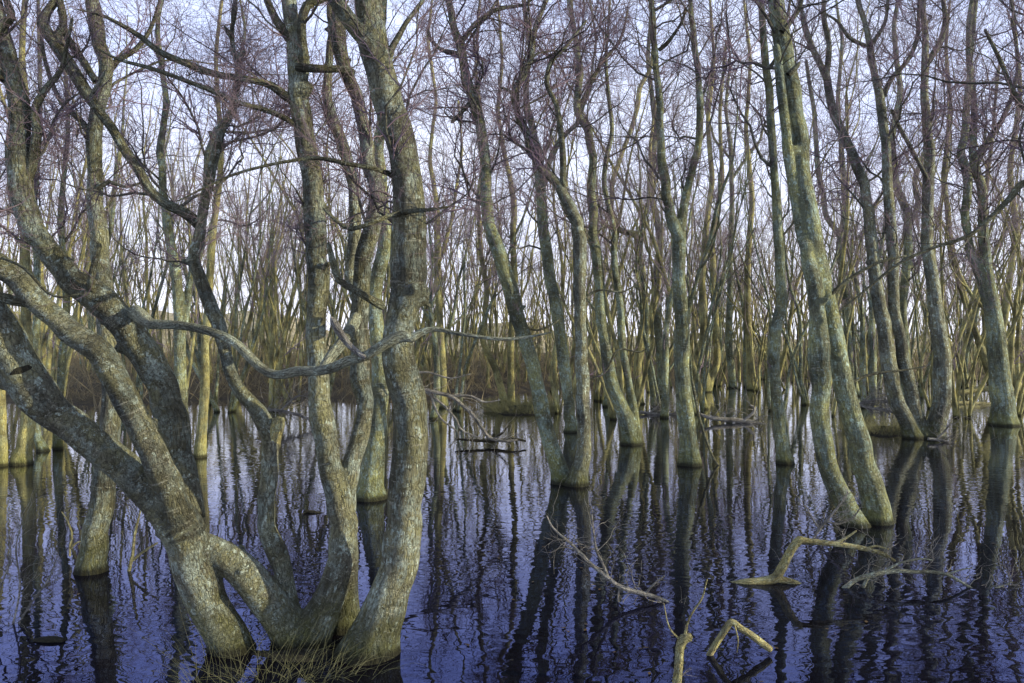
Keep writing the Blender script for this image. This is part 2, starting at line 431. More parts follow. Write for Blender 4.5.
g_ = [(366,668,70,-.05),(373,642,60,-.05),(385,607,50,-.05),(400,566,45,-.05),(405,524,42,-.05),(407,483,42,-.05),(411,441,40,-.05),(410,402,41,-.05),(403,380,44,-.05),(398,355,40,-.05),(399,330,37,-.05),(404,308,38,-.05),(408,288,42,-.05),(408,258,42,-.05),(409,229,40,-.05),(409,200,38,-.05),(407,180,37,-.05),(403,152,36,-.05),(395,123,36,-.05),(386,94,36,-.05),(380,70,34,-.05),(373,44,34,-.05),(370,18,33,-.05),(368,0,32,-.05),(362,-30,30,-.05)]
g2 = [(376,56,24,-.08),(368,42,22,-.1),(357,30,20,-.12),(345,14,19,-.15),(336,0,18,-.15),(325,-20,17,-.15)]
g_knob = [(412,300,22,-.05),(424,298,14,-.05),(428,296,8,-.05)]
limb_pale = [(135,312,15,.1),(143,318,14,0),(152,324,11,-.05),(176,325,9,-.1),(205,330,9,-.15),(234,342,9,-.2),(260,367,10,-.28),(277,375,9,-.32),(298,371,10,-.35),(318,371,10,-.38),(335,367,10,-.42),(348,361,10,-.45),(368,355,10,-.48),(386,343,11,-.5),(403,336,12,-.5),(412,338,9,-.5),(420,333,7,-.5),(436,329,5,-.5),(460,334,4,-.52),(500,339,3.4,-.55),(528,337,2.6,-.56),(548,333,1.6,-.6)]
limb_up = [(322,370,9,-.38),(331,356,11,-.3),(342,343,13,-.15),(350,330,12,.1),(356,318,12,.35)]
snag = {'p': [(366,358,5,-.5),(352,348,6,-.48),(342,336,7,-.46),(334,322,8,-.45),(331,317,2,-.45)], 'mat': M_grey}
p1 = [(102,300,10,.1),(93,290,8,.05),(91,280,7,0),(95,262,6,0),(99,246,5.5,0),(97,242,3,0)]
p2 = [(-20,294,10,-.4),(0,297,10,-.4),(15,301,10,-.4),(32,304,9,-.4),(44,310,8,-.4)]
p3 = [(26,182,11,.1),(31,168,10,.1),(37,132,9,.1),(34,112,8,.1),(45,90,7,.1),(60,72,5,.1),(66,50,4,.1),(72,20,3,.1)]
p4 = [(0,80,8,.1),(-6,50,9,.1),(0,27,10,.1),(11,18,9,.1),(8,5,7,.1),(2,-10,6,.1)]
y1 = [(199,224,12,.45),(185,213,11,.45),(165,203,10.5,.42),(150,190,10,.4),(140,172,9.5,.4),(125,150,9,.38),(112,128,9,.35),(98,110,9,.35),(86,92,11,.35),(77,77,12,.35),(65,58,12,.35),(54,42,12,.35),(43,25,12,.35),(47,12,9,.35),(54,3,8,.35)]
y2 = [(60,46,9,.35),(57,36,8,.35),(63,26,8,.35),(62,10,7,.35),(58,-3,6,.35)]
y3 = [(96,82,6,.35),(84,62,7,.4),(73,48,7,.4),(66,34,7,.38),(63,24,6,.36)]
y4 = {'p': [(94,108,5,.3),(91,98,4.5,.28),(97,86,4,.25),(104,73,3,.25)], 'mat': M_pale}
e_top = [(302,84,10,.28),(305,62,10,.26),(303,44,9,.25),(302,23,9,.25),(307,6,9,.25),(318,0,8,.25),(332,-4,6,.25)]
e_cross = [(298,67,10,.25),(308,68,9,.22),(322,69,8,.2),(338,69,7,.25),(352,72,7,.4)]
e_l = [(293,42,10,.28),(284,31,9,.28),(275,18,8,.28),(267,0,7,.28)]
e_long = [(294,102,9,.28),(283,94,9,.26),(272,86,8,.24),(260,82,7,.2),(240,78,7,.15),(215,74,7,.1),(190,65,6.5,.05),(160,52,6,0),(141,37,5,0),(123,26,4,-.05),(101,15,3,-.05),(80,10,2,-.05)]
e_low = [(300,128,6,.28),(285,118,5.5,.24),(265,110,5,.2),(240,103,5,.15),(215,92,5,.1),(184,80,4.5,.05),(150,68,4,0),(120,60,3,0),(100,50,2,0)]
g_low = [(400,180,6,0),(389,174,5,-.05),(372,168,4.5,-.2),(348,164,4.5,-.35),(318,158,4,-.35),(290,161,3.5,-.4),(260,167,3,-.4),(230,176,2.6,-.4),(200,190,2,-.4),(180,200,1.5,-.4)]
g_r = [(388,62,8,-.05),(392,48,7,-.05),(399,36,6,-.05),(406,23,5,-.05),(421,3,4.5,-.05),(430,-15,4,-.05)]
g_br = [(400,214,6,-.1),(412,211,5,-.2),(426,210,4,-.28),(436,209,3,-.3),(447,207,2,-.3)]
g_bl = [(402,213,6,-.1),(390,216,5,-.22),(371,223,4.5,-.28),(351,229,5,-.25),(338,222,4,-.25),(325,210,3,-.25)]
f_x = [(382,306,9,.2),(368,298,8,.1),(355,290,7.5,.1),(339,280,7,.1),(333,262,6.5,.1),(329,245,5,.1)]
z_l = [(2,258,3,-.5),(24,268,3,-.55),(47,292,3,-.55),(62,297,2.2,-.55),(78,294,1.5,-.55)]
t_left = [(30,420,3,-.3),(-4,385,4,-.3),(-20,370,5,-.3)]
lk = [(28,405,9,-.3),(10,390,6,-.35),(22,410,5,-.4),(42,428,6,-.4),(60,440,6,-.35)]
stub_d = {'p': [(272,446,15,.2),(275,432,14,.19),(278,424,13.5,.18),(278,418,12,.18)], 'mat': M_dead}

big = tree('huge sprawling alder with many lichen-covered stems fanning from one dark base in the left foreground', 4.4,
     [g_, a, b_, c_, elbow, d_, e_, f_, h_, g2, g_knob],
     [{'p': limb_pale, 'mat': M_pale, 'label': 'long pale lichen-crusted horizontal limb'}, {'p': limb_up, 'mat': M_pale}, snag, p1, p2, p3, p4, y1, y2, y3, y4, e_top, e_cross, e_l, e_long, e_low, g_low, g_r, g_br, g_bl, f_x, z_l, stub_d],
     mat=M_hero, voxel=0.0105, n1=260, n2=9, n3=7, n4=1, zmin=2.0, top=7.5, sides=30, rmin=0.0008, len1=(0.5, 1.5), rcap=0.011, away=0.85, shoots=30, stubs=5, wmul=0.84)
# black patch on the leaning left stem for shade inside a hollow knot
trunk_o = [c for c in big.children if c.name.startswith('trunk')][0]
def on_bark(px, py):
    o_ = Vector((0, 0, CAM_H)) - big.location; d_v = Vector(wp(px, py, 1.0)) - Vector((0, 0, CAM_H)); d_v.normalize()
    ok, loc, nrm, _ = trunk_o.ray_cast(o_, d_v)
    return (np.array(loc + big.location), np.array(nrm)) if ok else (wp(px, py, 4.05), np.array([0, -1.0, 0]))
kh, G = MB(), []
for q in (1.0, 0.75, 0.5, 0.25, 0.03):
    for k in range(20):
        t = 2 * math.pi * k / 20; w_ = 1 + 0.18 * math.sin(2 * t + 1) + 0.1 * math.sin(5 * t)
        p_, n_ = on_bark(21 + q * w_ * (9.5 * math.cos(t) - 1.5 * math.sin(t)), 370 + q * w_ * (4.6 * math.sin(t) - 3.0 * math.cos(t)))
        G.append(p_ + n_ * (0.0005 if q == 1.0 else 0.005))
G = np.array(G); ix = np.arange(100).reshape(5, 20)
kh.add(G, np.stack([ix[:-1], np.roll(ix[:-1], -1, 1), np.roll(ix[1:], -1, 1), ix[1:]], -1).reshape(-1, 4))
kh.build('knot_hollow_shade', M_dark, big)

GA = None
TREES = [
 # label, base y, stems, limbs, opts
 ('leaning olive-green alder standing alone in water left of the sprawling multi-stem tree', 571,
  [[(91,574,32),(92,560,28),(95,531,26),(104,486,24),(109,442,22),(112,400,21),(110,360,20),(106,320,20),(104,288,20),(100,253,20),(97,218,18),(95,190,17),(94,154,16),(96,123,16),(103,92,15),(106,61,15),(98,31,16),(92,0,15)]],
  [[(106,75,8),(118,60,6),(135,50,5),(150,30,4),(160,0,3)],[(96,140,7),(80,120,6),(60,100,5),(45,60,4),(40,20,3)],[(95,190,5),(110,182,4),(125,187,3),(140,183,2)]], dict(n1=60, mat=M_hero)),
 ('pale straight alder trunk at the left water edge with widened foot', 464,
  [[(21,466,21),(24,450,17),(28,425,15),(29,390,13),(27,350,11),(26,326,11),(25,288,11),(25,238,10),(23,180,9),(27,120,8),(22,60,7),(25,0,6)]], [], dict(n1=35, mat=M_far)),
 ('alder trunk cut by the left edge of the picture, base in water', 466,
  [[(2,467,10),(2,430,9),(1,400,9),(-3,330,9),(-8,240,8),(-4,120,7),(-8,0,6)]], [], dict(n1=25, mat=M_far)),
 ('dark leaning stub of a trunk behind the pale straight alder at left', 451,
  [[(44,454,12),(38,438,9),(32,410,8),(30,370,8),(38,300,7),(34,220,6),(40,120,5),(38,0,4)]], [], dict(n1=20)),
 ('thin dark alder rising from the water behind the two crossing lichened stems', 449,
  [[(58,449,10),(58,410,8),(62,360,8),(66,290,7),(60,220,6),(68,120,5),(60,0,4)]], [], dict(n1=20)),
 ('yellow-lit slim alder just right of the thick crossing stems at left', 457,
  [[(200,458,13),(202,430,11),(205,387,10),(205,346,9),(209,288,8),(212,244,8),(217,200,7),(221,140,6),(216,60,5),(222,0,4)]], [], dict(n1=30, mat=M_far)),
 ('grey-green alder half hidden behind the mottled left stem with forked top', 468,
  [[(184,472,16),(183,430,15),(181,387,14),(180,332,12),(176,273,11),(168,229,10),(163,190,9),(160,150,8),(166,100,7),(158,40,6),(162,0,5)],[(181,340,8),(190,280,7),(200,230,8),(207,190,10),(209,154,10),(215,135,9),(230,114,7),(240,80,5),(245,30,4),(240,0,3)]], [], dict(n1=45, mat=M_mid)),
 ('stout-footed alder hidden behind the thick right-hand stem of the sprawling tree', 498,
  [[(370,499,36),(371,485,28),(374,455,24),(378,430,21),(380,400,19),(379,350,18),(374,300,16),(384,250,15),(382,200,14),(378,150,12),(385,90,11),(380,40,9),(384,0,8)]], [], dict(n1=40)),
 ('slanting grey-green alder of the crossed pair in mid water, leaning left', 483,
  [[(563,486,24),(559,470,20),(553,451,18),(543,416,17),(535,376,16),(529,353,16),(515,309,17),(505,273,17),(495,242,16),(489,225,14),(486,193,13),(484,151,12),(480,123,12),(472,95,11),(465,70,10),(459,42,10),(452,18,8),(447,-4,8)]],
  [[(461,42,6),(470,30,5),(479,21,5),(496,10,4),(524,5,3)],[(459,55,6),(450,52,5),(440,49,4),(430,38,4),(428,28,3)],[(473,100,5),(462,112,4),(452,122,4)],[(520,325,3),(538,330,2.5),(556,322,2),(560,318,1)]], dict(n1=60, mat=M_mid)),
 ('upright sunlit alder of the crossed pair in mid water, curling left at the top', 485,
  [[(576,488,24),(579,472,20),(584,450,17),(584,420,15),(583,380,15),(582,345,14),(580,305,14),(580,270,14),(580,240,15),(577,222,14),(570,207,14),(559,186,12),(542,169,10),(530,148,9),(519,119,8),(514,95,8),(522,77,9),(531,56,8),(535,28,6),(545,3,6)]],
  [[(576,222,9),(566,208,8),(563,190,7),(563,158,7),(561,133,6),(556,105,5),(547,84,5),(551,63,5),(566,46,4),(586,21,2)],[(584,382,3),(605,372,2.5),(618,350,2),(640,352,1.5),(652,344,1)],[(580,300,3),(600,290,2.4),(622,292,1.8),(640,282,1)],[(514,95,4),(508,90,3),(502,88,2)]], dict(n1=60, mat=M_hero)),
 ('darker alder standing behind the crossed pair in mid water', 432,
  [[(571,434,15),(569,415,13),(568,396,12),(562,349,13),(555,301,13),(547,254,13),(543,228,12),(540,183,11),(537,151,10),(532,126,8),(526,98,7),(530,50,6),(524,0,5)],[(541,190,8),(548,165,7),(560,140,6),(578,122,5),(590,90,4),(596,40,3),(590,0,3)]], [], dict(n1=50)),
 ('forked alder with flared foot in mid water between crossed pair and tall dark pair', 444,
  [[(632,448,24),(630,436,19),(626,420,17),(612,384,15),(604,337,12),(600,289,11),(596,250,11),(593,225,10),(591,193,10),(593,158,9),(588,130,9),(577,109,8),(580,70,8),(575,35,6),(570,0,6)],
   [(636,440,12),(636,424,9),(630,388,8),(622,341,8),(618,289,8),(614,250,7),(612,220,6),(604,180,6),(612,130,5),(606,60,4),(610,0,3)]],
  [[(578,110,5),(590,85,4),(604,60,3),(620,40,3),(628,10,2)]], dict(n1=60)),
 ('blue-grey alder in mid water forking into two tall upright stems', 465,
  [[(692,468,21),(691,450,17),(687,416,15),(683,368,14),(681,309,15),(679,250,15),(680,225,14),(684,205,10),(689,183,8.5),(698,148,8),(700,105,8),(698,70,7),(693,28,7),(690,0,5)],
   [(680,240,12),(670,215,12),(666,195,11),(663,169,11),(661,141,8),(660,105,8),(656,70,7),(653,35,7),(651,0,7)],
   [(682,466,10),(683,440,8),(680,410,8),(678,380,7),(676,330,6)]],
  [[(659,50,4),(668,42,4),(680,25,3),(686,10,3)],[(652,12,3),(662,6,3),(675,-2,2)],[(692,380,3),(700,420,3),(712,455,2.5),(722,470,1.5)]], dict(n1=60)),
 ('sinuous thin alder snaking up behind the forked mid-water alder', 404,
  [[(640,406,10),(638,364,9),(644,321,9),(642,270,8),(636,235,7),(620,230,6),(611,213,6),(612,183,5.5),(623,151,5),(633,123,5),(640,88,5),(651,66,4),(655,30,4),(650,0,3)],[(637,240,5),(645,215,5),(652,190,4),(650,150,4),(656,100,3)]], [], dict(n1=40, mat=M_far)),
 ('slender upright alder on the small grassy hummock left of the crossed pair', 404,
  [[(511,406,9),(511,370,8),(511,341,7),(515,281,7),(513,230,7),(514,205,7),(510,178,6),(503,148,5),(498,109,4.5),(502,60,4),(498,0,3)]], [], dict(n1=40, mat=M_far)),
 ('yellow bow-shaped alder stem leaning on the grassy hummock', 402,
  [[(504,404,9),(502,392,8.5),(495,368,8),(483,341,7),(485,318,7),(487,290,6),(481,254,6),(478,200,5),(484,140,5),(476,70,4),(480,0,3)]], [], dict(n1=35, mat=M_far)),
 ('straight slim alder just right of the thick foreground stem, forked high up', 408,
  [[(443,410,10),(443,387,9),(441,340,8),(438,288,8),(437,229,7),(436,200,6),(430,160,5),(436,100,4),(428,40,4),(432,0,3)],[(439,260,5),(446,240,5),(451,222,4),(456,190,4),(462,150,3),(458,100,3)]], [], dict(n1=40, mat=M_far)),
 # right half
 ('tall twin-stemmed green alder at right, thick stem leaning over a thinner one', 522,
  [[(876,520,30),(874,500,27),(869,479,26),(860,445,25),(848,403,22),(840,365,20),(831,322,20),(825,292,20),(817,262,22),(811,235,24),(805,198,23),(799,152,22),(793,114,22),(786,68,20),(780,30,19),(776,0,18)],
   [(858,532,26,-.15),(847,508,23,-.15),(838,490,22,-.15),(827,462,21,-.15),(821,428,20,-.15),(821,390,20,-.15),(819,362,24,-.15),(819,348,24,-.15),(818,320,18,-.1),(815,290,17,-.05),(808,262,15,0),(801,230,13,.1),(793,183,12,.12),(786,130,11,.1),(780,80,10,.1),(776,45,9,.05)]],
  [[(788,75,6),(797,66,5),(800,62,2)],[(782,32,6),(790,22,5),(798,10,5),(803,-5,4)],[(845,385,4),(872,374,3),(905,370,2),(925,366,1)],[(826,300,5),(840,286,4),(860,272,3.5),(880,262,3),(905,256,2)]], dict(n1=60, lean=0.05, zmin=4.2, shoots=8)),
 ('smooth slender alder with a slight kink, standing left of the twin-stemmed green tree', 463,
  [[(785,466,18),(783,450,14),(780,432,13),(777,399,12),(774,360,12),(776,326,13),(782,301,12),(780,260,11),(778,236,10),(774,171,9),(770,114,9),(766,68,8),(763,30,8),(761,0,7)]],
  [[(768,70,4),(776,58,4),(782,40,3),(778,10,2)]], dict(n1=45)),
 ('clump of three alder stems sharing one foot, right of the twin-stemmed tree', 438,
  [[(914,440,20),(908,425,17),(897,403,16),(889,365,16),(884,326,15),(877,290,14),(872,247,13),(869,213,12),(864,183,11),(852,152,10),(841,129,9),(831,103,9),(826,76,8),(812,46,6),(803,15,5),(799,0,5)],
   [(924,438,16),(921,425,14),(912,394,14),(903,360,13),(895,314,12),(893,271,12),(892,243,12),(888,190,11),(886,145,10),(881,107,10),(875,76,8),(869,42,7),(860,8,6)],
   [(934,440,24),(936,425,20),(942,399,19),(942,356,18),(935,305,15),(931,271,13),(927,243,13),(928,190,12),(930,152,11),(926,114,9),(925,68,8),(925,30,7),(923,0,6)]],
  [[(826,80,6),(829,46,5),(824,19,5),(824,-4,4)],[(882,98,6),(892,78,5),(907,61,4.5),(917,38,4),(919,0,3)],[(870,46,5),(880,32,4),(886,19,3.5),(888,-4,3)],[(926,64,7),(938,46,6),(945,23,5),(943,-4,4)],[(866,46,4),(850,38,4),(838,22,3),(826,14,2)],[(928,180,4),(912,150,4),(900,128,4),(892,110,3)]], dict(n1=110, mat=M_hero)),
 ('broad-footed alder near the right edge splitting into two wavy stems', 425,
  [[(1004,428,30),(1003,415,26),(1001,390,24),(997,352,20),(992,305,16),(986,270,13),(984,243,11),(982,190,10),(973,156,8.5),(974,110,7),(970,60,6),(976,0,5)],
   [(994,320,12),(982,285,10),(970,250,9),(965,213,9),(968,183,10),(961,152,9),(966,114,8),(970,76,7),(969,23,6),(972,0,5)]],
  [[(974,160,7),(991,137,6),(1003,118,5),(1012,95,4),(1018,60,3),(1012,20,3)]], dict(n1=70, mat=M_mid)),
 ('alder beyond the right edge sending a long pale bough slanting into the picture', 470,
  [[(1085,472,26),(1082,420,22),(1076,340,20),(1068,260,18),(1060,180,16),(1062,90,12),(1056,0,10)]],
  [[(1066,215,9),(1045,188,8),(1024,183,7),(1010,198,6),(991,217,5),(968,236,4),(930,249,3.4),(897,265,3),(863,292,2.4),(831,318,1.5)],[(1060,150,8),(1040,120,6),(1018,100,5),(1000,60,4),(985,30,3)]], dict(n1=50)),
 ('leaning thin stems pair rising left of the broad-footed alder at right', 400,
  [[(1000,402,9),(990,375,8),(975,330,7),(962,290,7),(950,240,6),(944,180,6),(950,110,5),(946,50,4),(950,0,3)],[(998,400,7),(988,360,6),(984,310,6),(978,260,5),(985,200,5),(992,140,4),(1000,60,3)]], [], dict(n1=40, mat=M_far)),
 ('yellowish slanting alder stem touching the right edge of the picture', 402,
  [[(1026,404,10),(1012,372,8),(1002,335,8),(1008,290,7),(1016,230,7),(1010,170,6),(1020,90,5),(1012,0,4)]], [], dict(n1=30, mat=M_far)),
 ('dark alder with crooked limbs between the three-stem clump and twin-stemmed tree', 400,
  [[(904,402,11),(906,360,10),(902,310,10),(908,255,9),(907,213,9),(896,183,8),(892,140,7),(900,90,6),(894,30,5),(898,0,4)],[(906,230,7),(918,205,6),(915,180,6),(925,150,5),(935,100,4)]], [], dict(n1=50)),
 ('dark thin alder seen between the twin-stemmed tree and the three-stem clump', 396,
  [[(855,398,12),(850,360,10),(846,300,10),(840,250,9),(845,213,8),(842,160,6),(838,100,5),(842,40,4),(836,0,3)],[(842,240,6),(826,215,6),(818,170,6),(814,110,5),(806,60,4)]], [], dict(n1=50)),
 ('straight yellow-green alder in the middle distance, left of the smooth slender one', 390,
  [[(752,392,11),(750,360,9),(747,311,8),(748,261,7),(752,200,6),(746,130,5),(750,60,4),(744,0,3)]], [], dict(n1=30, mat=M_far)),
 ('slim alder with spreading dark crown against the bright sky gap', 388,
  [[(733,390,9),(729,345,8),(730,261,6),(732,200,5.5),(731,155,5),(726,110,4),(730,60,3),(726,10,2)],[(731,180,4),(745,160,3.5),(760,140,3),(765,120,2)],[(731,160,3),(715,140,3),(706,110,2.5),(712,60,2)]], [], dict(n1=30)),
 ('sunlit slim alder with twin stems right of the blue-grey forking tree', 392,
  [[(706,394,11),(705,360,10),(704,328,9),(702,280,8),(706,230,7),(712,180,6),(708,120,5),(714,60,4),(710,0,3)],[(708,392,8),(717,360,8),(714,295,8),(712,238,7),(722,180,5),(720,110,4),(726,40,3)]], [], dict(n1=40, mat=M_far)),
 ('upright dark alder in the gap between the blue-grey fork and the sinuous stem', 398,
  [[(664,400,11),(660,350,9),(655,290,9),(660,240,8),(650,190,7),(655,130,6),(648,60,5),(652,0,4)]], [], dict(n1=35)),
]
for lab, by, st, lb, op in TREES:
    rng = np.random.default_rng(abs(hash(0)) + by * 131 + int(st[0][0][0]) * 7)
    Y = base_dist(by)
    op = dict(op); fm = 1.0
    if Y > 16: op.setdefault('rmin', 0.0018); op.setdefault('voxel', 0.028); op.setdefault('sides', 10)
    else: op.setdefault('rmin', 0.0012)
    tree(lab, Y, st, lb, **op)

# ------------------------------------------------------------------ background stand
rng = np.random.default_rng(11)
def bg_variant(nst, H, mat, dens=1.0, spread=0.16):
    tr, cr = MB(), MB(); lines = []
    for s in range(nst):
        az = rng.uniform(0, 6.28); ln = rng.uniform(0.03, spread) * (1.3 if nst > 1 else 0.8)
        d = np.array([math.cos(az) * ln * 1.6, math.sin(az) * ln * 1.6, 1.0])
        h = H * rng.uniform(0.8, 1.05)
        K = 16
        P = grow(np.array([[math.cos(az) * 0.12 * (nst > 1), math.sin(az) * 0.12 * (nst > 1), -0.3]]), d[None], np.array([h]), K, 0.105, 0.09)[0]
        r0 = rng.uniform(0.035, 0.105) * (1.0 if nst < 3 else 0.85)
        R = r0 * (1 - np.linspace(0, 1, K) ** 1.1 * 0.88); R[0] *= 1.5; R[1] *= 1.08
        p, r = spline(P, R, 0.22); tr.tubes(p, r, 9, 0.05); lines.append((p, r))
        # a few real limbs that fork off and rise
        nl = rng.integers(2, 5)
        pos, dd, rad, i = spawn(p[None], r[None], nl, 0.3, 0.75, (0.35, 0.7), 0.6, 0.02)
        Q = grow(pos, dd, h * rng.uniform(0.25, 0.45, nl), 12, 0.12, 0.12); RQ = taper(rad, 12, 0.15)
        for q, rq in zip(Q, RQ):
            a_, b2 = spline(q, rq, 0.2); tr.tubes(a_, b2, 7, 0.04); lines.append((a_, b2))
    crown(cr, lines, int(26 * dens), 7, 6, zmin=2.4, len1=(1.0, 2.3), rmin=0.0021, up1=0.12)
    crown(cr, lines, 10, 4, 3, zmin=0.6, len1=(0.5, 1.1), rmin=0.0025)
    return tr.mesh('trunk'), cr.mesh('crown')
variants = []
NV = 18
for k in range(NV):
    nst = [1, 2, 3, 3, 1, 2, 4, 2, 3, 4, 1, 3, 2, 3, 2, 4, 1, 5][k]
    t, c = bg_variant(nst, rng.uniform(7.5, 11.5), M_far, 0.7 + 0.12 * nst)
    t.materials.append(M_far if k % 3 else M_mid); c.materials.append(M_twig_far); variants.append((t, c, nst))

def land(X, Y):
    """height of the ground: pool bed, far bank, dunes"""
    X = np.asarray(X, float); Y = np.asarray(Y, float)
    shore = 24 + 1.6 * np.sin(X * 0.23 + 1) + 1.0 * np.sin(X * 0.61) + np.clip((X + 1) * 1.1, 0, 13)
    t = Y - shore
    z = np.where(t < 0, np.maximum(-0.6, t * 0.12), 0.55 * (1 - np.exp(-np.maximum(t, 0) * 0.28)))
    z = z + np.where(t > 0, 0.07 * np.sin(X * 1.3 + Y) + 0.06 * np.sin(X * 0.7 - Y * 1.9), 0) * np.clip(t / 2, 0, 1)
    return z
def in_water(X, Y): return land(X, Y) < 0

pts = []
def far_ok(x, y, dmin):
    for (a1, b1) in pts:
        if (a1 - x) ** 2 + (b1 - y) ** 2 < dmin * dmin: return False
    return True
tr_i = 0
labs = {1: ('single slender bare alder among the many in the background stand', 'slender single-stem alders of the background stand'),
        2: ('two-stemmed bare alder among the many in the background stand', 'two-stemmed alders of the background stand'),
        3: ('three-stemmed bare alder clump among the many in the background stand', 'three-stemmed alders of the background stand'),
        5: ('five-stemmed bare alder clump among the many in the background stand', 'five-stemmed alders of the background stand'),
        4: ('four-stemmed bare alder clump among the many in the background stand', 'four-stemmed alders of the background stand')}
cnt = 0; tries = 0
while cnt < 258 and tries < 20000:
    tries += 1
    Y = 17 + 44 * rng.random() ** 1.25
    X = rng.uniform(-0.70, 0.70) * Y
    if cnt < 38: Y = rng.uniform(18.5, 32); X = rng.uniform(-0.68, -0.05) * Y      # the screen of trees behind the big left clump
    # keep the left sky gaps a little thinner
    if cnt >= 38 and X < -0.02 * Y and Y < 24 and rng.random() < 0.75: continue
    if X < -0.08 * Y and rng.random() < 0.12: continue
    if not far_ok(X, Y, 0.8 + 0.012 * Y): continue
    pts.append((X, Y)); cnt += 1
    t, c, nst = variants[rng.integers(0, NV)]
    z = max(0.0, float(land(X, Y)))
    lab, grp = labs[nst]
    e = empty('alder_tree', lab, 'tree', (X, Y, z), grp)
    s = rng.uniform(0.78, 1.12)
    e.rotation_euler = (0, 0, rng.uniform(0, 6.28)); e.scale = (s * 0.95, s * 0.95, s)
    for nm, me in (('trunk', t), ('crown', c)):
        o = bpy.data.objects.new(nm, me); col.objects.link(o); o.parent = e

# neighbours of the same wood just beyond the right edge of the picture; the low sun comes through them
for k in range(6):
    for _ in range(60):
        Y = rng.uniform(-7, 3); X = rng.uniform(max(0, 0.70 * Y) + 2.6, max(0, 0.70 * Y) + 15)
        if far_ok(X, Y, 1.6): break
    pts.append((X, Y)); t, c, nst = variants[rng.integers(0, NV)]
    e = empty('alder_tree', 'bare alder of the same wood standing beyond the right edge of the picture', 'tree', (X, Y, 0), 'alders beyond the right edge')
    s = rng.uniform(0.85, 1.15); e.rotation_euler = (0, 0, rng.uniform(0, 6.28)); e.scale = (s, s, s)
    for nm, me in (('trunk', t), ('crown', c)):
        o = bpy.data.objects.new(nm, me); col.objects.link(o); o.parent = e

# ------------------------------------------------------------------ ground, water, dunes
def grid(name, xs, ys, fz, mat):
    X, Y = np.meshgrid(xs, ys); Z = fz(X, Y)
    V = np.stack([X, Y, Z], -1).reshape(-1, 3); nx, ny = len(xs), len(ys)
    i = np.arange(nx * ny).reshape(ny, nx)
    Q = np.stack([i[:-1, :-1], i[:-1, 1:], i[1:, 1:], i[1:, :-1]], -1).reshape(-1, 4)
    m = MB(); m.add(V, Q); o = m.build(name, mat); o['kind'] = 'structure'; return o

def soil_mat():
    m, nt, b = new_mat('leaf_litter')
    tc = nt.nodes.new('ShaderNodeNewGeometry')
    n1_ = node(nt, 'ShaderNodeTexNoise', Scale=0.7, Detail=8, Roughness=0.7); nt.links.new(tc.outputs['Position'], n1_.inputs['Vector'])
    n2_ = node(nt, 'ShaderNodeTexNoise', Scale=14, Detail=6, Roughness=0.75); nt.links.new(tc.outputs['Position'], n2_.inputs['Vector'])
    c = mix(nt, ramp(nt, n1_.outputs[0], [(0.35, 0), (0.65, 1)]), (0.09, 0.07, 0.04), (0.20, 0.16, 0.08))
    c = mix(nt, ramp(nt, n2_.outputs[0], [(0.4, 0), (0.6, 0.8)]), c, (0.05, 0.035, 0.025))
    nt.links.new(c, b.inputs['Base Color']); b.inputs['Roughness'].default_value = 0.95
    bp = node(nt, 'ShaderNodeBump', Strength=0.8, Distance=0.08); nt.links.new(n2_.outputs[0], bp.inputs['Height']); nt.links.new(bp.outputs[0], b.inputs['Normal'])
    return m
def dune_mat():
    m, nt, b = new_mat('dune_grass_cover')
    tc = nt.nodes.new('ShaderNodeNewGeometry')
    n1_ = node(nt, 'ShaderNodeTexNoise', Scale=0.12, Detail=9, Roughness=0.7); nt.links.new(tc.outputs['Position'], n1_.inputs['Vector'])
    n2_ = node(nt, 'ShaderNodeTexNoise', Scale=1.6, Detail=6, Roughness=0.7); nt.links.new(tc.outputs['Position'], n2_.inputs['Vector'])
    c = mix(nt, ramp(nt, n1_.outputs[0], [(0.42, 0), (0.6, 1)]), (0.55, 0.47, 0.28), (0.70, 0.61, 0.40))
    c = mix(nt, ramp(nt, n2_.outputs[0], [(0.45, 0), (0.62, 0.75)]), c, (0.12, 0.11, 0.055))
    nt.links.new(c, b.inputs['Base Color']); b.inputs['Roughness'].default_value = 0.95
    bp = node(nt, 'ShaderNodeBump', Strength=0.7, Distance=0.5); nt.links.new(n2_.outputs[0], bp.inputs['Height']); nt.links.new(bp.outputs[0], b.inputs['Normal'])
    return m
xs = np.concatenate([np.linspace(-900, -60, 15), np.linspace(-58, 58, 233), np.linspace(60, 900, 15)])
ys = np.concatenate([np.linspace(-300, 14, 12), np.linspace(15, 74, 150), np.linspace(76, 1500, 24)])
grid('ground', xs, ys, land, soil_mat())

def dunes(X, Y):
    a = X / np.maximum(Y, 1) * F_PX + CX     # rough bearing
    prof = 0.5 + 0.5 * np.tanh((330 - a) / 60.0) * 1.0
    prof = 4.2 * prof + 1.3 * np.exp(-((a - 250) / 70) ** 2) + 3.2 * np.exp(-((a - 500) / 60) ** 2) + 1.6
    prof = prof + 0.6 * np.sin(a * 0.05) + 0.35 * np.sin(a * 0.13 + 1) + 0.8*np.sin(Y*0.12 + a*0.01)
    t = np.clip((Y - 72) / 42, 0, 1); t = t * t * (3 - 2 * t)
    back = 1 - 0.75 * np.clip((Y - 135) / 100, 0, 1)
    prof = prof * 0.85
    return np.maximum(0.3, prof * t * back) + 0.25 * np.sin(X * 0.3) * np.sin(Y * 0.25) * t
grid('hills', np.linspace(-330, 330, 260), np.concatenate([np.linspace(71, 140, 70), np.linspace(142, 300, 20)]), dunes, dune_mat())

